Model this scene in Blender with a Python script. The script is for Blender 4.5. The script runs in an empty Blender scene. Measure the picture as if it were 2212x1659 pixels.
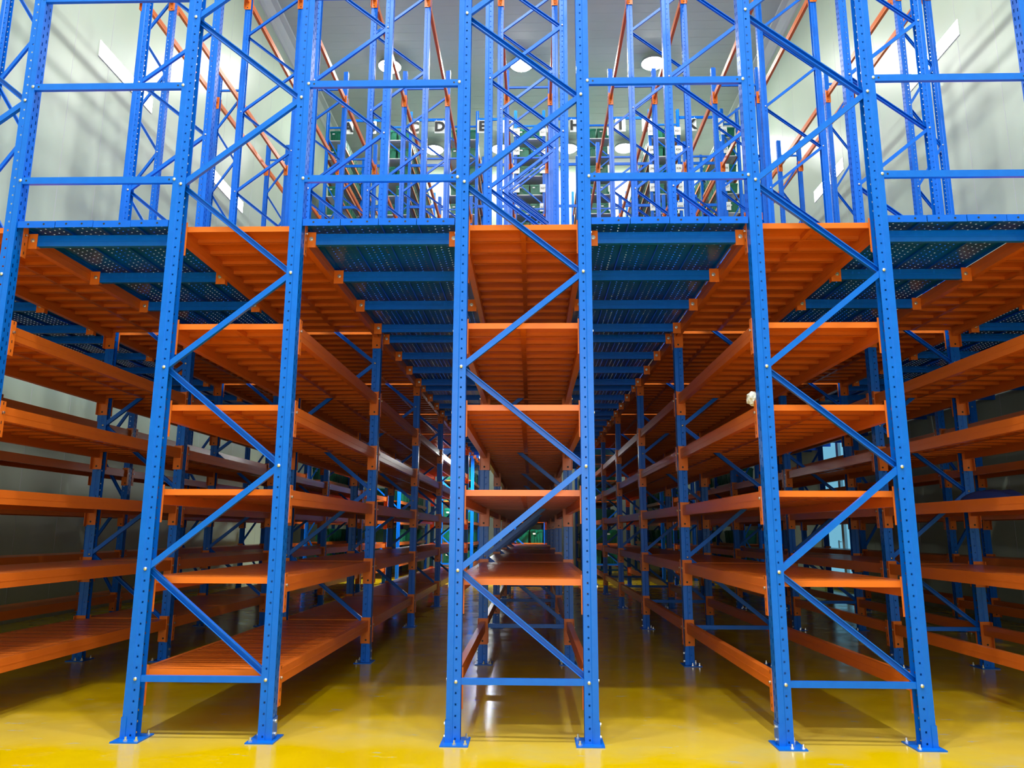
import bpy, bmesh, math, random
from mathutils import Vector, Matrix
random.seed(7)
SC = bpy.context.scene
COL = SC.collection

# ------------------------------------------------------------------ camera
CAM_POS = Vector((.0734, -6.1229, 1.546))
YAW, PITCH, ROLL, FPX = -.0264, .1903, .0041, 1657.7
def setup_camera():
    cy, sy = math.cos(YAW), math.sin(YAW); cp, sp = math.cos(PITCH), math.sin(PITCH)
    cr, sr = math.cos(ROLL), math.sin(ROLL)
    f = Vector((sy*cp, cy*cp, sp)); r = Vector((cy, -sy, 0)); u = r.cross(f)
    r, u = r*cr + u*sr, u*cr - r*sr
    cam = bpy.data.cameras.new('camera'); o = bpy.data.objects.new('camera', cam); COL.objects.link(o)
    m = Matrix((r, u, -f)).transposed().to_4x4(); m.translation = CAM_POS
    o.matrix_world = m
    cam.sensor_width = 36; cam.lens = 36*FPX/2212; cam.clip_end = 200; cam.clip_start = .05
    SC.camera = o
setup_camera()

# ------------------------------------------------------------------ light and exposure
w = bpy.data.worlds.new('world'); SC.world = w; w.use_nodes = True
w.node_tree.nodes['Background'].inputs[0].default_value = (.75, .85, 1, 1)
w.node_tree.nodes['Background'].inputs[1].default_value = .08
SC.view_settings.view_transform = 'Standard'; SC.view_settings.look = 'None'
SC.view_settings.gamma = 1; SC.view_settings.use_curve_mapping = False
SC.view_settings.exposure = 0.08
SC.cycles.max_bounces = 8; SC.cycles.diffuse_bounces = 2; SC.cycles.glossy_bounces = 4
SC.cycles.sample_clamp_indirect = 6
def area(name, loc, size, power, direction, color=(1, 1, 1), shape='RECTANGLE', sy=None):
    l = bpy.data.lights.new(name, 'AREA'); l.shape = shape; l.size = size
    if sy: l.size_y = sy
    l.energy = power; l.color = color
    o = bpy.data.objects.new(name, l); COL.objects.link(o); o.location = loc
    o.rotation_euler = Vector(direction).to_track_quat('-Z', 'Y').to_euler()
    return o
# soft fill light added behind the camera, at an unseen front opening
area('front_fill_light', (0, -9.3, 3.0), 4.2, 310, (0, 1, 0.02), (.97, .99, 1), sy=4.4)
LAMP_POWER = 300
UNDERDECK_POWER = 200

# ------------------------------------------------------------------ materials
def mat(name, col, rough=.4, metal=0., coat=0., emit=None, strength=0, spec=.5):
    m = bpy.data.materials.new(name); m.use_nodes = True
    b = m.node_tree.nodes['Principled BSDF']
    b.inputs['Base Color'].default_value = (*col, 1); b.inputs['Roughness'].default_value = rough
    b.inputs['Metallic'].default_value = metal; b.inputs['Coat Weight'].default_value = coat
    b.inputs['Coat Roughness'].default_value = .12
    b.inputs['Specular IOR Level'].default_value = spec
    if emit:
        b.inputs['Emission Color'].default_value = (*emit, 1); b.inputs['Emission Strength'].default_value = strength
    return m
def vary(m, c1, c2, scale=3, rough=(.25, .45), detail=4, bump=0, coord='Object', stretch=(1, 1, 1)):
    nt = m.node_tree; N = nt.nodes; L = nt.links; b = N['Principled BSDF']
    tc = N.new('ShaderNodeTexCoord'); mp = N.new('ShaderNodeMapping'); mp.inputs['Scale'].default_value = stretch
    L.new(tc.outputs[coord], mp.inputs[0])
    n = N.new('ShaderNodeTexNoise'); n.inputs['Scale'].default_value = scale; n.inputs['Detail'].default_value = detail
    L.new(mp.outputs[0], n.inputs['Vector'])
    r = N.new('ShaderNodeValToRGB'); r.color_ramp.elements[0].position = .35; r.color_ramp.elements[1].position = .65
    r.color_ramp.elements[0].color = (*c1, 1); r.color_ramp.elements[1].color = (*c2, 1)
    L.new(n.outputs['Fac'], r.inputs[0]); L.new(r.outputs[0], b.inputs['Base Color'])
    mr = N.new('ShaderNodeMapRange'); mr.inputs[3].default_value = rough[0]; mr.inputs[4].default_value = rough[1]
    L.new(n.outputs['Fac'], mr.inputs[0]); L.new(mr.outputs[0], b.inputs['Roughness'])
    if bump:
        bp = N.new('ShaderNodeBump'); bp.inputs['Strength'].default_value = bump; bp.inputs['Distance'].default_value = .01
        L.new(n.outputs['Fac'], bp.inputs['Height']); L.new(bp.outputs[0], b.inputs['Normal'])
    return m
M = {}
M['blue'] = vary(mat('blue_paint', (0, .12, .62), .3, coat=.0, spec=.35), (.0, .130, .70), (.0, .142, .74), 14, (.30, .33))
M['blue_deck'] = vary(mat('blue_deck_paint', (0, .1, .5), .3, coat=.0, spec=.35), (.0, .115, .72), (.0, .128, .80), 9, (.26, .32))
M['orange'] = vary(mat('orange_paint', (.8, .12, .015), .3, coat=.0, spec=.35), (.80, .172, .018), (.815, .178, .020), 14, (.27, .30))
M['steel'] = mat('zinc_steel', (.75, .76, .76), .32, .9)
M['white'] = mat('white_sheet', (.80, .82, .82), .35)
M['card'] = mat('white_card', (.85, .87, .87), .5)
M['ink'] = mat('dark_print', (.02, .02, .022), .5)
M['crate'] = vary(mat('green_plastic', (.0, .16, .08), .35), (.001, .125, .065), (.003, .185, .10), 4, (.3, .42))
M['lid'] = mat('green_plastic_lid', (.002, .20, .11), .35)
M['black'] = mat('dark_shadow_gap', (.012, .012, .015), .6)
M['lamp_body'] = mat('lamp_housing', (.35, .36, .37), .4, .6)
M['lamp_glow'] = mat('lamp_glow', (1, 1, 1), .5, emit=(1, .99, .95), strength=60)
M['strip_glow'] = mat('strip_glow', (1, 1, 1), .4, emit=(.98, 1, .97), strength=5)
M['sky_pane'] = mat('daylit_pane', (.10, .25, .34), .08, emit=(.20, .55, .75), strength=.75)
M['frame_white'] = mat('white_aluminium', (.78, .82, .84), .3)
M['wrap'] = mat('crumpled_clear_wrap', (.75, .75, .75), .2, spec=.8)
M['cloth'] = mat('blue_fabric', (.02, .05, .28), .8)
M['red_beam'] = M['orange']
M['card_box'] = vary(mat('brown_carton', (.3, .17, .08), .7), (.24, .13, .06), (.34, .2, .1), 5, (.6, .8))

def floor_material():
    m = mat('yellow_epoxy_floor', (.6, .42, .0), .15); nt = m.node_tree; N = nt.nodes; L = nt.links; b = N['Principled BSDF']
    tc = N.new('ShaderNodeTexCoord')
    def noise(scale, detail, rough=.5, st=(1, 1, 1)):
        mp = N.new('ShaderNodeMapping'); mp.inputs['Scale'].default_value = st; L.new(tc.outputs['Object'], mp.inputs[0])
        n = N.new('ShaderNodeTexNoise'); n.inputs['Scale'].default_value = scale; n.inputs['Detail'].default_value = detail
        n.inputs['Roughness'].default_value = rough; L.new(mp.outputs[0], n.inputs['Vector']); return n
    def ramp(src, p0, p1, c0, c1):
        r = N.new('ShaderNodeValToRGB'); e = r.color_ramp.elements
        e[0].position = p0; e[1].position = p1; e[0].color = (*c0, 1); e[1].color = (*c1, 1); L.new(src, r.inputs[0]); return r
    def mix(fac, a, c):
        x = N.new('ShaderNodeMix'); x.data_type = 'RGBA'; L.new(fac, x.inputs[0]); L.new(a, x.inputs[6])
        if isinstance(c, tuple): x.inputs[7].default_value = (*c, 1)
        else: L.new(c, x.inputs[7])
        return x.outputs[2]
    base = ramp(noise(1.1, 5).outputs['Fac'], .3, .7, (.66, .42, .0), (.76, .51, .0))
    # dusty, worn film: broad patches of pale grey over the yellow
    dust = ramp(noise(.85, 7, .62, (1, 1.6, 1)).outputs['Fac'], .54, .70, (0, 0, 0), (.38, .38, .38))
    c = mix(dust.outputs[0], base.outputs[0], (.50, .43, .20))
    sx = N.new('ShaderNodeSeparateXYZ'); L.new(tc.outputs['Object'], sx.inputs[0])
    wv = N.new('ShaderNodeMath'); wv.operation = 'MULTIPLY_ADD'; L.new(noise(.9, 4).outputs['Fac'], wv.inputs[0]); wv.inputs[1].default_value = 1.6
    L.new(sx.outputs['Y'], wv.inputs[2])
    band = ramp(wv.outputs[0], 0, 1, (0, 0, 0), (0, 0, 0)); mr = N.new('ShaderNodeMapRange'); mr.inputs[1].default_value = -1; mr.inputs[2].default_value = 3
    L.new(wv.outputs[0], mr.inputs[0]); L.new(mr.outputs[0], band.inputs[0]); e = band.color_ramp.elements
    e[0].position = .36; e[1].position = .8
    for p_, v_ in ((.415, .20), (.50, .26), (.60, .12)):
        q_ = e.new(p_); q_.color = (v_, v_, v_, 1)
    c = mix(band.outputs[0], c, (.60, .50, .24))
    chips = ramp(noise(2.6, 8, .7, (1, 3.2, 1)).outputs['Fac'], .62, .66, (0, 0, 0), (.8, .8, .8))
    c = mix(chips.outputs[0], c, (.42, .43, .38))
    L.new(c, b.inputs['Base Color'])
    ro = ramp(noise(3, 6).outputs['Fac'], .3, .7, (.10, .10, .10), (.26, .26, .26)); L.new(ro.outputs[0], b.inputs['Roughness'])
    bp = N.new('ShaderNodeBump'); bp.inputs['Strength'].default_value = .12; bp.inputs['Distance'].default_value = .004
    L.new(noise(14, 5).outputs['Fac'], bp.inputs['Height']); L.new(bp.outputs[0], b.inputs['Normal'])
    return m
M['floor'] = floor_material()
M['wall'] = vary(mat('pale_green_grey_panel', (.6, .66, .58), .35), (.49, .60, .47), (.54, .64, .51), .5, (.28, .4), stretch=(1, 1, .25))
M['ceil'] = vary(mat('grey_white_ceiling', (.5, .52, .52), .4), (.56, .59, .59), (.62, .65, .65), .4, (.3, .45))

# ------------------------------------------------------------------ helpers
class MB:
    """collects faces for one mesh"""
    def __init__(s): s.v = []; s.f = []; s.m = []
    def quad(s, a, b, c, d, mi=0):
        n = len(s.v); s.v += [a, b, c, d]; s.f.append((n, n+1, n+2, n+3)); s.m.append(mi)
    def box(s, x0, x1, y0, y1, z0, z1, mi=0, T=None):
        p = [(x, y, z) for z in (z0, z1) for y in (y0, y1) for x in (x0, x1)]
        if T: p = [tuple(T @ Vector(q)) for q in p]
        n = len(s.v); s.v += p
        for f in ((0, 2, 3, 1), (4, 5, 7, 6), (0, 1, 5, 4), (2, 6, 7, 3), (0, 4, 6, 2), (1, 3, 7, 5)):
            s.f.append(tuple(n+i for i in f)); s.m.append(mi)
    def cyl(s, c, axis, r, h, n=8, mi=0, r2=None):
        r2 = r if r2 is None else r2
        a = Vector(axis).normalized(); t = a.orthogonal().normalized(); b = a.cross(t); c = Vector(c); k = len(s.v)
        for j, (q, rr) in enumerate(((c, r), (c+a*h, r2))):
            for i in range(n):
                an = 2*math.pi*i/n; s.v.append(tuple(q + (t*math.cos(an)+b*math.sin(an))*rr))
        for i in range(n):
            j = (i+1) % n; s.f.append((k+i, k+j, k+n+j, k+n+i)); s.m.append(mi)
        s.f.append(tuple(k+i for i in reversed(range(n)))); s.m.append(mi)
        s.f.append(tuple(k+n+i for i in range(n))); s.m.append(mi)
    def prism(s, prof, x0, x1, axis='x', mi=0, close=False):
        """open or closed profile swept along an axis; profile in the other two coordinates"""
        n = len(prof)
        P = (lambda t, a, b: (t, a, b)) if axis == 'x' else ((lambda t, a, b: (a, t, b)) if axis == 'y' else (lambda t, a, b: (a, b, t)))
        k = len(s.v)
        for t in (x0, x1):
            for a, b in prof: s.v.append(P(t, a, b))
        for i in range(n if close else n-1):
            j = (i+1) % n; s.f.append((k+i, k+j, k+n+j, k+n+i)); s.m.append(mi)
    def holes(s, fn, u0, u1, z0, z1, uc, zs, hw, hh, mi=0):
        """vertical strip u0..u1 with a column of openings centred at uc, heights zs"""
        pitch = zs[1]-zs[0]; zprev = z0
        for k, zc in enumerate(zs):
            zt = z1 if k == len(zs)-1 else zc+pitch/2
            a, b, c, d = (u0, zprev), (u1, zprev), (u1, zt), (u0, zt)
            e, f, g, h = (uc-hw, zc-hh), (uc+hw, zc-hh), (uc+hw, zc+hh), (uc-hw, zc+hh)
            q = [fn(*p) for p in (a, b, c, d, e, f, g, h)]; n = len(s.v); s.v += q
            for ff in ((0, 1, 5, 4), (1, 2, 6, 5), (2, 3, 7, 6), (3, 0, 4, 7)):
                s.f.append(tuple(n+i for i in ff)); s.m.append(mi)
            zprev = zt
    def mesh(s, name, mats, smooth=False):
        me = bpy.data.meshes.new(name); me.from_pydata(s.v, [], s.f)
        for m_ in mats: me.materials.append(M[m_])
        if len(mats) > 1: me.polygons.foreach_set('material_index', s.m)
        if smooth: me.polygons.foreach_set('use_smooth', [True]*len(s.f))
        me.update(); return me
def ob(name, me, parent=None, loc=(0, 0, 0), rot=(0, 0, 0), **props):
    o = bpy.data.objects.new(name, me); COL.objects.link(o)
    if parent: o.parent = parent
    o.location = loc; o.rotation_euler = rot
    for k, v in props.items(): o[k] = v
    return o
def thing(name, label, cat, loc=(0, 0, 0), rot=(0, 0, 0), group=None, me=None):
    o = ob(name, me, None, loc, rot, label=label, category=cat)
    if group: o['group'] = group
    return o
def struct(name, me, loc=(0, 0, 0)): return ob(name, me, None, loc, kind='structure')

# ------------------------------------------------------------------ layout
L = 3.508
HP = .805                      # brace panel height
ZH = .437
COLS = {'Z': -7.19, 'A': -4.9035, 'B': -2.4424, 'C': 0., 'D': 2.459, 'E': 4.9035, 'F': 7.30}
HALF = {'Z': .26, 'F': .26}
NAME = {'Z': 'narrow rack by the left wall', 'A': 'far left rack', 'B': 'left rack', 'C': 'centre rack', 'D': 'right rack',
        'E': 'far right rack', 'F': 'narrow rack by the right wall'}
SHORT = dict(NAME, Z='narrow left rack', F='narrow right rack')
hw = lambda c: HALF.get(c, .5)
ROWS = 6
ORD = ['front', 'second', 'third', 'fourth', 'fifth', 'sixth', 'seventh']
LEV = [.49, 1.185, 1.875, 2.565, 3.255, 4.125]
LEVN = ['lowest', 'second', 'third', 'fourth', 'fifth', 'top']
ROOM_X, ROOM_Y0, ROOM_Y1, ROOM_Z = 8.7, -9.5, 27.3, 18.7
TOP = 12.4

# ------------------------------------------------------------------ the setting
def room():
    m = MB(); m.box(-ROOM_X-.2, ROOM_X+.2, ROOM_Y0-.2, ROOM_Y1+.2, -.2, 0); struct('floor', m.mesh('floor', ['floor']))
    m = MB(); m.box(-ROOM_X-.2, ROOM_X+.2, ROOM_Y0-.2, ROOM_Y1+.2, ROOM_Z, ROOM_Z+.2); c = struct('ceiling', m.mesh('ceiling', ['ceil']))
    rib = MB()
    y = 12.
    while y < ROOM_Y1:
        rib.box(-ROOM_X, ROOM_X, y, y+.006, ROOM_Z-.004, ROOM_Z); y += .45
    o = ob('panel_joint', rib.mesh('panel_joint', ['ceil']), c, kind='stuff')
    # side walls: one with plain face, the right one with the door opening
    m = MB(); m.box(-ROOM_X-.2, -ROOM_X, ROOM_Y0, ROOM_Y1, 0, ROOM_Z); wl = struct('wall_left', m.mesh('wall_left', ['wall']))
    DY0, DY1, DZ = 14.95, 17.15, 4.5
    m = MB(); m.box(ROOM_X, ROOM_X+.2, ROOM_Y0, DY0, 0, ROOM_Z); m.box(ROOM_X, ROOM_X+.2, DY1, ROOM_Y1, 0, ROOM_Z)
    m.box(ROOM_X, ROOM_X+.2, DY0, DY1, DZ, ROOM_Z); wr = struct('wall_right', m.mesh('wall_right', ['wall']))
    m = MB(); m.box(-ROOM_X, ROOM_X, ROOM_Y1, ROOM_Y1+.2, 0, ROOM_Z); struct('wall_back', m.mesh('wall_back', ['wall']))
    m = MB(); m.box(-ROOM_X, -2.3, ROOM_Y0-.2, ROOM_Y0, 0, ROOM_Z); m.box(2.3, ROOM_X, ROOM_Y0-.2, ROOM_Y0, 0, ROOM_Z)
    m.box(-2.3, 2.3, ROOM_Y0-.2, ROOM_Y0, 5.4, ROOM_Z); struct('wall_front', m.mesh('wall_front', ['wall']))
    # vertical panel joints of the side walls
    for sgn, par in ((-1, wl), (1, wr)):
        j = MB(); y = 1.15
        while y < ROOM_Y1:
            if not (sgn > 0 and DY0-.1 < y < DY1+.1): j.box(sgn*ROOM_X-.003, sgn*ROOM_X+.003, y, y+.012, 0, ROOM_Z)
            y += 1.15
        ob('panel_joint', j.mesh('wall_panel_joint', ['ceil']), par, kind='stuff')
    # white cove trims along the wall tops
    for i, sgn in enumerate((-1, 1)):
        m = MB(); m.prism([(sgn*ROOM_X, ROOM_Z-.42), (sgn*(ROOM_X-.04), ROOM_Z-.40), (sgn*(ROOM_X-.06), ROOM_Z-.22),
                           (sgn*(ROOM_X-.22), ROOM_Z-.06), (sgn*(ROOM_X-.40), ROOM_Z-.04), (sgn*(ROOM_X-.42), ROOM_Z)], ROOM_Y0, ROOM_Y1, 'y')
        struct('trim_%d' % (i+1), m.mesh('cove_trim', ['white']))
    m = MB(); m.box(-ROOM_X, ROOM_X, ROOM_Y1-.06, ROOM_Y1, ROOM_Z-.3, ROOM_Z); struct('trim_3', m.mesh('cove_trim_back', ['white']))
    # tall glazed door in the right wall
    d = ob('door_1', None, None, (ROOM_X, DY0, 0), kind='structure')
    W_ = DY1-DY0
    fm = MB()
    for a, b in ((0, .12), (.62, .78), (W_-.12, W_)): fm.box(-.06, .1, a, b, 0, DZ)
    for a, b in ((0, .12), (DZ-.12, DZ), (2.55, 2.68)): fm.box(-.055, .095, 0, W_, a, b)
    ob('door_frame', fm.mesh('door_frame', ['frame_white']), d)
    for y0, y1 in ((.12, .62), (.78, W_-.12)):
        for z0, z1 in ((.12, 2.55), (2.68, DZ-.12)):
            g = MB(); g.box(.02, .035, y0, y1, z0, z1); ob('pane', g.mesh('pane', ['sky_pane']), d)
    h = MB(); h.box(-.14, -.11, .84, .87, .95, 1.35); h.box(-.12, -.05, .845, .865, .98, 1.0); h.box(-.12, -.05, .845, .865, 1.3, 1.32)
    ob('door_handle', h.mesh('door_handle', ['steel']), d)
    # glowing strips standing for bright patches high on the side walls
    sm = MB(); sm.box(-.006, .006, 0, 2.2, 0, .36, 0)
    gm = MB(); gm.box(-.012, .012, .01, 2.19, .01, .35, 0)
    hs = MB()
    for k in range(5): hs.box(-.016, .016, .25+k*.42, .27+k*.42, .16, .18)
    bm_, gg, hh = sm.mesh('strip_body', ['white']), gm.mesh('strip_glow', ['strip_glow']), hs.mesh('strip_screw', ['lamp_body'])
    for sgn, ys, z in ((-1, (1.9, 7.65, 13.3, 19.1), 10.98), (1, (2.1, 7.95, 13.8, 19.6), 11.42)):  # end pairs added for even light, front ones out of view
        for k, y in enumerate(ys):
            t = thing('wall_strip', 'bright flat glowing strip on the %s wall, %s from the front' % ('left' if sgn < 0 else 'right', ORD[k] if k else 'first'),
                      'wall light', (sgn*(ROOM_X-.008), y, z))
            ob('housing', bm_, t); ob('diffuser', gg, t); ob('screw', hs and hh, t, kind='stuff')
room()

# ------------------------------------------------------------------ shared rack meshes
def post_mesh(height, pitch=HP/10, name='post', holes=True):
    m = MB(); zs = [ZH + pitch*i for i in range(-5, int((height-ZH)/pitch))]
    zs = [z for z in zs if .02 < z < height-.02]
    xo, xi = .07, -.037
    if holes:
        for y0, y1, yc, off in ((-.05, 0, -.024, .012), (0, .05, .024, -.012)):
            m.holes(lambda u, z: (xo, u, z), y0, y1, 0, height, yc, [z+off for z in zs], .006, .017)
        for sg in (-1, 1):
            m.holes(lambda u, z: (u, sg*.043, z), .016, xi, 0, height, 0, zs, -.0065, .0075)
    else:
        m.quad((xo, -.05, 0), (xo, .05, 0), (xo, .05, height), (xo, -.05, height))
        for sg in (-1, 1): m.quad((.016, sg*.043, 0), (xi, sg*.043, 0), (xi, sg*.043, height), (.016, sg*.043, height))
    for sg in (-1, 1):
        m.quad((xo, sg*.05, 0), (.024, sg*.05, 0), (.024, sg*.05, height), (xo, sg*.05, height))
        m.quad((.024, sg*.05, 0), (.016, sg*.043, 0), (.016, sg*.043, height), (.024, sg*.05, height))
        m.quad((xi, sg*.043, 0), (xi, sg*.034, 0), (xi, sg*.034, height), (xi, sg*.043, height))
    return m.mesh(name, ['blue'])
POST = post_mesh(TOP)
def foot_meshes():
    m = MB(); m.box(-.105, .105, -.12, .14, 0, .010); 
    pl = m
    pl.prism([(.035, -.055), (.076, -.055), (.076, .055), (.035, .055)], .010, .165, 'z')
    for x, y in ((-.075, -.085), (.0, .11), (-.08, .11)):
        pl.cyl((x, y, .010), (0, 0, 1), .016, .012, 6, 1); pl.cyl((x, y, .022), (0, 0, 1), .008, .02, 6, 1)
    for z in (.045, .135): pl.cyl((.076, 0, z), (1, 0, 0), .014, .012, 6, 1)
    return pl.mesh('base_plate', ['blue', 'steel'])
FOOT = foot_meshes()
def channel(length, face, w=.046, d=.036):
    """channel from x=0 to length; face=-1: web towards -Y (flat face to the front); face=+1: web at the back, open to the front"""
    m = MB(); h = w/2; a, b = (-d, -.002) if face < 0 else (d, .002); t = .003*face
    prof = [(b, -h+.008), (b, -h), (a, -h), (a, h), (b, h), (b, h-.008)]
    m.prism(prof, 0, length, 'x')
    inner = [(b, -h+.008), (b-t*.3, -h+.003), (a-t, -h+.003), (a-t, h-.003), (b-t*.3, h-.003), (b, h-.008)]
    m.prism(inner, 0, length, 'x')
    return m.mesh('brace', ['blue'])
def braces(half):
    W = 2*half; D = math.hypot(W, HP)
    return dict(h=channel(W-.0, -1), f=channel(D, -1), o=channel(D, 1), ang=math.atan2(HP, W))
BR = {.5: braces(.5), .26: braces(.26)}
bm_bolt = MB(); bm_bolt.cyl((0, 0, 0), (0, -1, 0), .0135, .010, 8); BOLT = bm_bolt.mesh('bolt', ['steel'], True)
NB = 14
def frame(c, row, x, y):
    hf = hw(c); B = BR[hf]
    lab = 'blue perforated upright frame, %s row of the %s' % (ORD[row], NAME[c])
    t = thing('upright_frame', lab, 'rack frame', (x, y, 0), group='upright frames of the racking')
    for s in (-1, 1):
        p = ob('post', POST, t, (s*hf, 0, 0), (0, 0, 0 if s > 0 else math.pi))
        ob('base_plate', FOOT, p, label='flat foot plate with anchor bolts')
    ob('horizontal_brace', B['h'], t, (-hf, 0, ZH)); ob('horizontal_brace', B['h'], t, (-hf, 0, ZH+HP*NB+.24))
    bolts = [(-hf, ZH), (hf, ZH)]
    for k in range(NB):
        z0 = ZH+.01+k*HP
        if k % 2 == 0:   # right, low -> left, high (open side to the front)
            ob('diagonal_brace', B['o'], t, (hf, 0, z0), (0, B['ang'], 0) if False else (0, -(math.pi-B['ang']), 0)); bolts.append((-hf, z0+HP))
        else:
            ob('diagonal_brace', B['f'], t, (-hf, 0, z0), (0, -B['ang'], 0)); bolts.append((hf, z0+HP))
    if row < 3:
        for bx, bz in bolts[:13]: ob('bolt', BOLT, t, (bx, -.043, bz))
    return t
for c, X in COLS.items():
    for r in range(ROWS):
        frame(c, r, X, r*L)

# ---- beams with hooked connectors, boards
BL = L-.112
BH = .12
def beam_mesh(length=BL, h=BH):
    m = MB(); m.prism([(-.028, 0), (-.028, -h), (.028, -h), (.028, 0), (.010, 0), (.010, -.0), (-.028, 0)][:4], 0, length, 'y', close=True)
    # pressed line along both faces
    for sg in (-1, 1): m.box(sg*.028-.002, sg*.028+.002, 0, length, -h*.55, -h*.45)
    return m.mesh('beam', ['orange'])
BEAM = beam_mesh()
def connector_mesh(sgn):
    """outward side = +x*sgn"""
    m = MB(); o = sgn
    xs = sorted((-.062*o, .054*o)); m.box(xs[0], xs[1], -.005, .0, -.265, .035)
    xs = sorted((.054*o, .059*o)); m.box(xs[0], xs[1], -.005, .055, -.265, .035)
    for k in range(4):      # hook slots of the side leg
        z = -.225+k*.0805; xs = sorted((.0585*o, .0605*o)); m.box(xs[0], xs[1], .018, .026, z-.012, z+.012, 1)
    m.cyl((.0595*o, .032, -.06), (o, 0, 0), .011, .010, 6, 2)
    m.cyl((.012*o, -.0052, -.225), (0, -1, 0), .011, .001, 10, 1)
    return m.mesh('connector', ['orange', 'black', 'steel'])
CONN = {-1: connector_mesh(-1), 1: connector_mesh(1)}
def conn_far(sgn):
    m = MB(); o = sgn
    xs = sorted((-.060*o, .054*o)); m.box(xs[0], xs[1], 0, .005, -.265, .035)
    xs = sorted((.054*o, .059*o)); m.box(xs[0], xs[1], -.05, .005, -.265, .035)
    m.cyl((.0595*o, -.025, -.06), (o, 0, 0), .011, .010, 6, 2)
    m.cyl((.004*o, -.0002, -.225), (0, -1, 0), .012, .001, 10, 1)
    return m.mesh('connector', ['orange', 'black', 'steel'])
CONF = {-1: conn_far(-1), 1: conn_far(1)}
BP = (BL-.01)/12
def board_geo(m, half, y0=0):
    g = .006; a, b = y0+g/2, y0+BP-g/2; x = half-.004
    W_ = b-a
    prof = [(a+.018, -.048), (a, -.048), (a, 0)]
    for q in (.33, .66): prof += [(a+W_*q-.012, 0), (a+W_*q-.006, -.005), (a+W_*q+.006, -.005), (a+W_*q+.012, 0)]
    prof += [(b, 0), (b, -.048), (b-.018, -.048)]
    m.prism(prof, -x, x, 'x')
    m.prism([(a+.016, -.046), (a+.003, -.046), (a+.003, -.004), (b-.003, -.007), (b-.003, -.046), (b-.016, -.046)], -x, x, 'x')
    # short stiffener tucked under the middle of the board
    m.box(-.022, .022, a+.003, b-.003, -.046, -.006)
    for s in (-1, 1): m.quad((s*x, a, 0), (s*x, b, 0), (s*x, b, -.046), (s*x, a, -.046))
BOARD = {}; BOARDS = {}
for h_ in (.5, .26):
    m = MB(); board_geo(m, h_); BOARD[h_] = m.mesh('board', ['orange'])
    m = MB()
    for k in range(12): board_geo(m, h_, k*BP)
    BOARDS[h_] = m.mesh('board_run', ['orange'])
def shelf(c, bay, lv):
    z = LEV[lv]; X = COLS[c]; hf = hw(c)
    bare = lv == 0 and c in 'CDEF'
    if bare: lab = 'pair of bare orange beams at the foot of the %s, %s bay' % (SHORT[c], ORD[bay])
    else: lab = 'orange steel board shelf, %s level of the %s, %s bay' % (LEVN[lv], SHORT[c], ORD[bay])
    t = thing('shelf', lab, 'shelf', (X, bay*L, z), group='bare beam pairs' if bare else 'orange shelves of the racking')
    for s in (-1, 1):
        b = ob('beam', BEAM, t, (s*(hf+.016), .056, 0))
        ob('connector', CONN[s], b, (0, 0, 0)); ob('connector', CONF[s], b, (0, BL-.005, 0))
    if bare: return
    if bay == 0 or (bay == 1 and c in 'BCD'):
        for k in range(12): ob('board', BOARD[hf], t, (0, .061+k*BP, 0))
    else: ob('board_run', BOARDS[hf], t, (0, .061, 0), kind='stuff')
for c in COLS:
    for bay in range(ROWS-1):
        for lv in range(6): shelf(c, bay, lv)

# ---- upper beams near the post tops
for c, X in COLS.items():
    for bay in range(1, ROWS-1):
        for s in (-1, 1):
            t = thing('rack_beam', 'bare orange beam high up on the %s side of the %s, %s bay' % ('left' if s < 0 else 'right', NAME[c], ORD[bay]),
                      'beam', (X+s*(hw(c)+.016), bay*L+.056, 11.72), group='bare orange beams near the post tops')
            ob('beam', BEAM, t); ob('connector', CONN[s], t); ob('connector', CONF[s], t, (0, BL-.005, 0))

# ---- perforated aisle decks
def plank_mesh(w=.312, ln=L-.004):
    m = MB(); n = 56; p = ln/n; zs = [p*(i+.5) for i in range(n)]
    m.quad((0, 0, 0), (.036, 0, 0), (.036, ln, 0), (0, ln, 0))
    cw = (w-.072)/4
    for k in range(4):
        u0 = .036+k*cw; off = (p*.25 if k % 2 else -p*.25)
        m.holes(lambda u, v: (u, v, 0), u0, u0+cw, 0, ln, u0+cw/2, [z+off for z in zs], .0062, .0062)
    m.quad((w-.036, 0, 0), (w, 0, 0), (w, ln, 0), (w-.036, ln, 0))
    for x in (0.001, w-.001): m.quad((x, 0, 0), (x, ln, 0), (x, ln, -.018), (x, 0, -.018))
    m.box(0.001, w-.001, -.006, 0, -.060, .0)             # folded front end
    for x in (.09, .22): m.cyl((x, -.0062, -.028), (0, -1, 0), .009, .0008, 8, 1)
    return m.mesh('plank', ['blue_deck', 'black'])
PLANK = plank_mesh(); PR = random.Random(11)
DZ0 = 4.145
def crossbeam_mesh(w):
    m = MB(); m.box(-w/2, w/2, -.022, .022, -.10, 0); m.box(-w/2, w/2, -.026, -.020, -.058, -.042)
    return m.mesh('crossbeam', ['blue'])
CB = {}
m = MB(); m.box(0, .034, 0, L-.124, -.006, 0); m.box(.0, .004, 0, L-.124, -.03, -.006); ESTRIP = m.mesh('edge_strip', ['blue_deck'])
bk = MB(); bk.box(0, .095, -.030, -.0265, -.125, .012); bk.box(0, .004, -.0265, .03, -.125, .012); bk.box(.004, .095, -.0265, .03, -.105, -.101)
bk.cyl((.055, -.030, -.05), (0, -1, 0), .019, .004, 12, 1); bk.cyl((.055, -.034, -.05), (0, -1, 0), .011, .010, 6, 1)
BRK = bk.mesh('bracket', ['orange', 'steel'])
names = list(COLS)
def aisle_edges(i):
    a, b = names[i], names[i+1]
    return COLS[a]+hw(a)+.046, COLS[b]-hw(b)-.046
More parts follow.
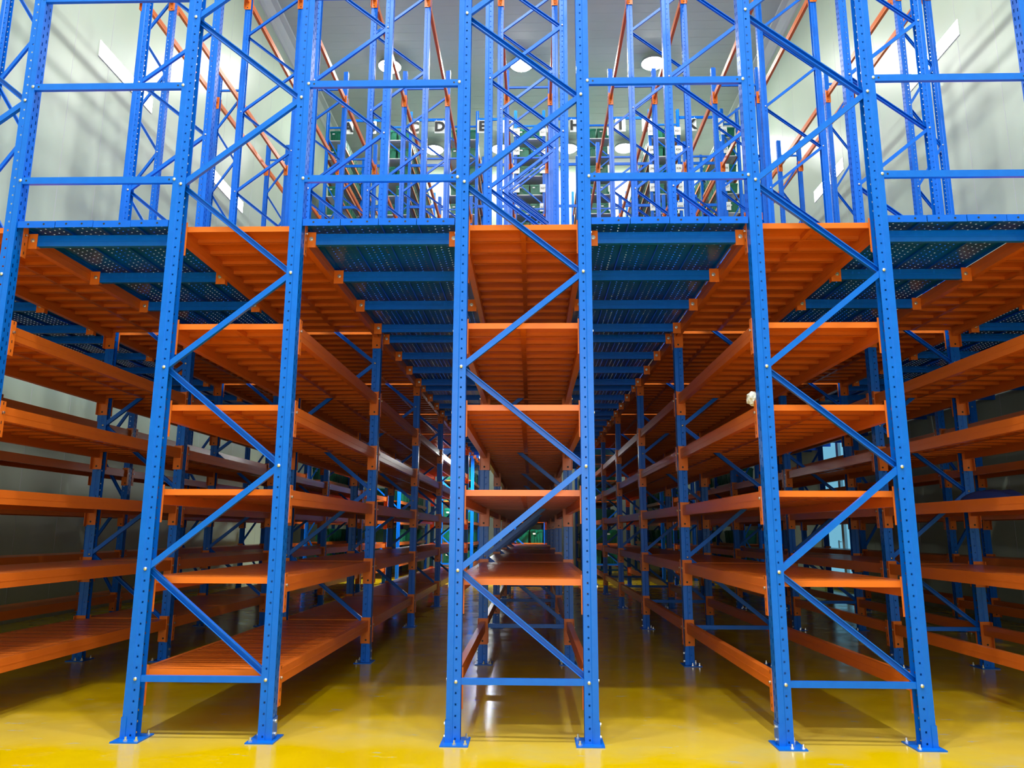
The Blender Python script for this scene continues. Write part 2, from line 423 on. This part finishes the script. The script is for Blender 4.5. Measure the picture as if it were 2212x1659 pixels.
AN = ['between the left wall rack and the far left rack', 'between the far left and left racks', 'between the left and centre racks',
      'between the centre and right racks', 'between the right and far right racks', 'between the far right rack and the right wall rack']
for i in range(6):
    x0, x1 = aisle_edges(i); w_ = x1-x0
    CB[i] = crossbeam_mesh(w_-.02)
    n = 4; pitch = (w_-.054)/n
    for bay in range(7):
        t = thing('aisle_deck', 'blue perforated walkway deck %s, %s bay' % (AN[i], ORD[bay]), 'walkway', (0, bay*L, DZ0),
                  group='blue walkway decks over the aisles')
        for k in range(n):
            p = ob('plank', PLANK, t, (x0+.027+k*pitch, -.035, 0)); p.scale[0] = (pitch-.004)/.312; p.location.z = PR.uniform(-.003, .003); p.rotation_euler[1] = PR.uniform(-.006, .006); p.location.y += PR.uniform(-.006, .004)
        for xx in (x0, x1-.034): ob('edge_strip', ESTRIP, t, (xx, .062, -.004))
        for yo in (.17, 1.16, 2.15, 3.14):
            cb = ob('crossbeam', CB[i], t, ((x0+x1)/2, yo, -.058))
            ob('bracket', BRK, cb, (-w_/2, 0, 0)); br = ob('bracket', BRK, cb, (w_/2, 0, 0)); br.scale[0] = -1
# cross-aisle deck behind the front racks
for c in names:
    hf = hw(c); m = MB(); m.box(-hf, hf, 0, 2.1, -.05, 0); m.box(-hf, hf, -.01, 0, -.07, 0)
    thing('aisle_deck', 'blue plain deck behind the %s' % NAME[c], 'walkway', (COLS[c], 5*L+.12, DZ0), me=m.mesh('cross_deck', ['blue_deck']))

# narrow solid decks added by the side walls to shade their lower parts
for sgn, xa, xb, nm in ((-1, -8.12, -7.50, 'left'), (1, 7.61, 8.68, 'right')):
    for bay in range(6):
        m = MB(); n = 3; wd = (xb-xa)/n
        for k in range(n): m.box(xa+k*wd+.002, xa+(k+1)*wd-.002, .01, L-.01, -.05, 0)
        for yo in (.17, 1.16, 2.15, 3.14): m.box(xa, xb, yo-.02, yo+.02, -.15, -.05)
        thing('aisle_deck', 'added blue shading deck along the %s wall, %s bay' % (nm, ORD[bay]), 'walkway', (0, bay*L, DZ0),
              group='shading decks added along the walls', me=m.mesh('shade_deck', ['blue_deck']))

# ---- tie rails between front frames
def rail_mesh(w):
    m = MB(); m.prism([(-.012, -.03), (-.046, -.03), (-.046, .03), (-.012, .03)], 0, w, 'x')
    m.prism([(-.012, -.027), (-.043, -.027), (-.043, .027), (-.012, .027)], 0, w, 'x')
    for x in (.035, w-.035): m.cyl((x, -.046, 0), (0, -1, 0), .009, .0008, 8, 1)
    return m.mesh('rail', ['blue', 'black'])
for i in range(1, 6):
    a, b = names[i], names[i+1]
    if i == 5: continue
    x0 = COLS[a]+hw(a)+.07; x1 = COLS[b]-hw(b)-.07; rm = rail_mesh(x1-x0)
    for k, z in enumerate((4.513, 5.405, 6.285)):
        t = thing('guard_rail', 'blue cross rail %s, %s above the deck' % (AN[i], ('first', 'second', 'third')[k]), 'rail', (x0, 0, z),
                  group='blue rails across the front')
        ob('rail', rm, t)
        for x in (-.012, x1-x0+.012): ob('bolt', BOLT, t, (x, -.046, 0))

# ------------------------------------------------------------------ rear racks with crates
RY = [19.8, 23.3, 26.7]; RTOP = 16.8
RPOST = post_mesh(RTOP, .1, 'rear_post', False)
RL = [.49, 1.185, 1.875, 2.565, 3.255] + [12.07+.732*k for k in range(6)]
def crate_mesh():
    m = MB(); h = .42; w, d = .215, .30; k = len(m.v)
    def ring(z, a, b): 
        n = len(m.v); m.v += [(-a, -b, z), (a, -b, z), (a, b, z), (-a, b, z)]; return n
    r = [ring(0, w*.86, d*.9), ring(h*.86, w*.96, d*.97), ring(h*.86, w, d), ring(h*.93, w, d)]
    for i in range(3):
        for j in range(4): m.f.append((r[i]+j, r[i]+(j+1) % 4, r[i+1]+(j+1) % 4, r[i+1]+j)); m.m.append(0)
    m.f.append((r[0]+3, r[0]+2, r[0]+1, r[0])); m.m.append(0)
    for x in (-.09, 0, .09): m.box(x-.006, x+.006, -d*.985, -d*.92, .03, h*.84)
    for y in (-.15, 0, .15):
        for s in (-1, 1): m.box(*sorted((s*w*.9, s*w*.985)), y-.006, y+.006, .03, h*.84)
    body = m
    l = MB(); l.box(-w*1.01, w*1.01, -d*1.01, d*1.01, h*.93, h*.99); l.box(-w*.85, w*.85, -d*.88, d*.88, h*.99, h*1.05)
    l.box(-w*.15, w*.15, -d*1.05, -d*1.01, h*.80, h*.97)
    return body, l
CB_, CL_ = crate_mesh(); CRATE, LID = CB_.mesh('crate_body', ['crate']), CL_.mesh('crate_lid', ['lid'])
def merged_crates(spots):
    m = MB()
    for (x, y, z) in spots:
        for src, mi in ((CB_, 0), (CL_, 1)):
            n = len(m.v); m.v += [(a+x, b+y, c_+z) for a, b, c_ in src.v]
            m.f += [tuple(n+i for i in f) for f in src.f]; m.m += [mi]*len(src.f)
    return m.mesh('crate_run', ['crate', 'lid'])
RC = random.Random(3)
tg = MB(); tg.box(-.045, .045, -.002, 0, -.025, .025); TAG = tg.mesh('tag', ['card'])
for c, X in COLS.items():
    hf = hw(c)
    t = thing('crate_rack', 'tall blue rear rack with white shelves behind the %s' % NAME[c], 'rack', (X, 0, 0), group='rear crate racks')
    for y in RY:
        for s in (-1, 1): ob('post', RPOST, t, (s*hf, y, 0), (0, 0, 0 if s > 0 else math.pi))
        m = MB(); zz = .5; k = 0
        W = 2*hf; an = math.atan2(.9, W)
        while zz < RTOP-1.1:
            a = (-hf, zz) if k % 2 else (hf, zz); b = (hf, zz+.9) if k % 2 else (-hf, zz+.9)
            d = Vector((b[0]-a[0], 0, b[1]-a[1])); T = Matrix.Translation((a[0], y, a[1])) @ d.to_track_quat('X', 'Z').to_matrix().to_4x4()
            m.box(0, d.length, -.016, .016, -.022, .022, T=T); zz += .9; k += 1
        for z in (.5, 16.2): m.box(-hf, hf, y-.02, y+.02, z-.03, z+.03)
        ob('bracing', m.mesh('bracing', ['blue']), t)
    for z in RL + [4.125]:
        for b_ in range(2):
            y0, y1 = RY[b_]+.06, RY[b_+1]-.06
            m = MB(); m.box(-hf+.03, hf-.03, y0, y1, z-.03, z)
            sp = ob('shelf_panel', m.mesh('shelf_panel', ['white' if z > 5 else 'orange']), t)
            for s in (-1, 1):
                m = MB(); m.box(s*hf-.022, s*hf+.022, y0, y1, z-.10, z); ob('beam', m.mesh('rear_beam', ['orange']), t)
    spots = []
    for li, z in enumerate(RL):
        up = z > 5
        xs = (-.235, .235) if hf == .5 else (0,)
        lev = li-5 if up else li
        for d in range(9):
            for x in xs:
                y = 20.24+d*.68 + (0.25 if d > 4 else 0)
                if RC.random() < (.06 if up else .30): continue
                if d < (2 if up else 1):
                    pos = ('front' if d == 0 else 'second') + ('' if hf < .5 else (' left' if x < 0 else ' right'))
                    lab = ('green crate, %s spot on the %s rear shelf behind the %s' % (
                        pos, ('sixth highest', 'fifth highest', 'fourth highest', 'third highest', 'second highest', 'topmost')[lev], SHORT[c])) if up else \
                        ('green crate under the deck, %s spot, %s shelf behind the %s' % (pos, LEVN[lev], SHORT[c]))
                    g = 'green crates ' + ('upper level ' if up else 'lower level ') + str(lev+1) + ' ' + NAME[c]
                    k_ = thing('crate', lab, 'crate', (X+x, y+RC.uniform(-.02, .02), z+.001), (0, 0, RC.uniform(-.03, .03)), g)
                    ob('body', CRATE, k_); ob('lid', LID, k_)
                    if d == 0 and RC.random() < .6: ob('tag', TAG, k_, (-.08, -.318, .30), label='small white tag')
                else: spots.append((x, y, z+.001))
    ob('crate_run', merged_crates(spots), t, kind='stuff')

def text_mesh(txt, size, thick=.004, bold=0.0, m_='ink'):
    cu = bpy.data.curves.new('letter', 'FONT'); cu.body = txt; cu.size = size; cu.extrude = thick; cu.offset = bold
    cu.align_x = 'CENTER'; cu.align_y = 'CENTER'; cu.resolution_u = 3
    o = bpy.data.objects.new('letter_tmp', cu); me = bpy.data.meshes.new_from_object(o)
    bpy.data.objects.remove(o); me.materials.clear(); me.materials.append(M[m_]); me.name = 'letter'
    return me
# ---- tie bars between rear racks, lettered aisle signs hang from the top one
TB = {}
for i in range(6):
    a, b = names[i], names[i+1]; x0 = COLS[a]+hw(a)+.07; x1 = COLS[b]-hw(b)-.07
    for z, nm in ((16.47, 'upper'), (14.66, 'middle'), (13.05, 'lower')):
        m = MB(); m.box(0, x1-x0, -.02, .02, -.05, .05); m.box(-.012, 0, -.03, .03, -.07, .07); m.box(x1-x0, x1-x0+.012, -.03, .03, -.07, .07)
        thing('tie_bar', '%s blue tie bar %s' % (nm, AN[i]), 'bar', (x0, RY[0]-.02, z), me=m.mesh('tie_bar', ['blue']))
LX = dict(A=-6.70, B=-5.84, C=-4.26, D=-3.31, E=-1.74, F=-.80, G=.80, H=1.66, I=3.32, J=4.29, K=5.90, L=6.86)
sg = MB(); sg.box(-.185, .185, -.008, .008, -.25, .25); sg.box(-.13, -.12, -.004, .004, .25, .30); sg.box(.12, .13, -.004, .004, .25, .30)
SIGN = sg.mesh('board_face', ['card'])
for ch, x in LX.items():
    t = thing('aisle_sign', 'white hanging sign with the dark letter %s' % ch, 'sign', (x, RY[0]-.046, 16.17))
    ob('sign_board', SIGN, t)
    ob('letter', text_mesh(ch, .52, .004, .022), t, (0, -.014, 0), (math.pi/2, 0, 0), label='dark letter %s' % ch)
# ---- white location cards on the rear posts
CODES = {0: '33', 1: '30', 2: '27', 3: '24', 4: '22', 5: '21'}
cd = MB(); cd.box(-.115, .115, -.003, .003, -.155, .155); CARD = cd.mesh('card', ['card'])
side = {('A', -1): 'B', ('A', 1): 'C', ('B', -1): 'D', ('B', 1): 'E', ('C', -1): 'F', ('C', 1): 'G', ('D', -1): 'H', ('D', 1): 'I', ('E', -1): 'J', ('E', 1): 'K', ('F', -1): 'L', ('Z', 1): 'A'}
tcache = {}
for (c, s), ch in side.items():
    if c in 'ZAB': continue
    for lv in range(1, 6):
        code = ch + ('21', '24', '27', '24', '30', '21')[5-lv] if False else ch + {5: '21', 4: '24', 3: '36', 2: '27', 1: '33'}[lv]
        z = 12.07+.732*lv+.18
        t = thing('location_card', 'white card printed %s on a rear rack post' % code, 'card', (COLS[c]+s*(hw(c)-.02), RY[0]-.075, z))
        ob('card', CARD, t)
        ob('lettering', text_mesh(code, .10, .001, .001), t, (0, -.0045, 0), (math.pi/2, 0, 0))

# ------------------------------------------------------------------ lamps
lb = MB(); lb.cyl((0, 0, 0), (0, 0, 1), .42, .10, 20); lb.cyl((0, 0, .10), (0, 0, 1), .09, .14, 12); lb.cyl((0, 0, .24), (0, 0, 1), .012, .10, 6)
LBM = lb.mesh('lamp_housing', ['lamp_body'])
lg = MB(); lg.cyl((0, 0, -.06), (0, 0, 1), .34, .06, 24, 0, .41); LGM = lg.mesh('lamp_glow', ['lamp_glow'])
def point(loc, k=1.0, halo=0):
    area('lamp_light', (loc[0], loc[1], loc[2]+.15), .6, LAMP_POWER*k, (0, 0, -1), (1, 1, .96), 'DISK')
    if not halo: return
    l = bpy.data.lights.new('lamp_light', 'POINT'); l.energy = halo; l.shadow_soft_size = .16; l.color = (1, .99, .96)
    o = bpy.data.objects.new('lamp_light', l); COL.objects.link(o); o.location = loc
def lamp(x, y, lab):
    t = thing('high_bay_lamp', lab, 'lamp', (x, y, ROOM_Z-.345))
    ob('housing', LBM, t); ob('diffuser', LGM, t)
    point((x, y, ROOM_Z-.60), .72 if y < 22 else .25)
for y, xs, nm in ((19.3, (-5.15, -.3, 4.5), 'front'), (25.6, (-4.3, -1.3, 1.7, 4.2, 6.9), 'back')):
    for k, x in enumerate(xs):
        lamp(x, y, 'bright round high bay ceiling lamp, %s from the left in the %s line' % (('first', 'second', 'third', 'fourth', 'fifth')[k], nm))
for y in (12., 5., -3., -7.5):
    for x in (-4., 0, 4.): point((x, y, ROOM_Z-.60), .62 if y > 0 else 2.15)
# battens under the deck at the cross aisle
bt = MB(); bt.box(-.55, .55, -.05, .05, 0, .05); BTM = bt.mesh('batten_body', ['white'])
bg = MB(); bg.cyl((-.53, 0, -.025), (1, 0, 0), .022, 1.06, 8); BGM = bg.mesh('batten_tube', ['lamp_glow'])
for k, (x, lab) in enumerate(((-3.35, 'left'), (-1.1, 'right'))):
    t = thing('batten_lamp', 'glowing tube lamp under the deck at the back, %s one' % lab, 'lamp', (x, 18.7, 3.93))
    ob('housing', BTM, t); ob('tube', BGM, t)
    area('batten_light', (x, 18.7, 3.88), 1.0, UNDERDECK_POWER, (0, 0, -1), (.95, 1, .97), sy=.1)

# ------------------------------------------------------------------ odds and ends
def crumple(name, r, sc, seed, m_):
    bm = bmesh.new(); bmesh.ops.create_icosphere(bm, subdivisions=3, radius=r); rr = random.Random(seed)
    for v in bm.verts: v.co *= 1+rr.uniform(-.16, .12); v.co = Vector((v.co.x*sc[0], v.co.y*sc[1], v.co.z*sc[2]))
    z = min(v.co.z for v in bm.verts)
    for v in bm.verts: v.co.z -= z
    me = bpy.data.meshes.new(name); bm.to_mesh(me); bm.free(); me.materials.append(M[m_]); return me
thing('plastic_wrap', 'crumpled clear plastic wrap on the fourth shelf edge of the right rack', 'wrap', (1.90, .17, 2.566), me=crumple('plastic_wrap', .055, (1, 1.2, 1.15), 1, 'wrap'))
def cloth_mesh():
    m = MB(); nx, ny = 22, 14; rr = random.Random(5)
    def hgt(u, v): 
        e = max(0, 1-(abs(u)**2.5+abs(v)**2.5)); return .17*e**.5*(.8+.2*math.sin(7*u+3*v)) + .012*math.sin(17*u)*e
    for j in range(ny):
        for i in range(nx):
            u, v = -1+2*i/(nx-1), -1+2*j/(ny-1); m.v.append((u*.24, v*.42, hgt(u, v)*.8+.004))
    for j in range(ny-1):
        for i in range(nx-1): m.f.append((j*nx+i, j*nx+i+1, (j+1)*nx+i+1, (j+1)*nx+i)); m.m.append(0)
    return m.mesh('tarpaulin', ['cloth'], True)
thing('tarpaulin', 'folded dark blue tarpaulin on the third shelf of the far right rack', 'tarpaulin', (5.02, 2.35, LEV[2]+.001), me=cloth_mesh())
bpy.context.view_layer.update()
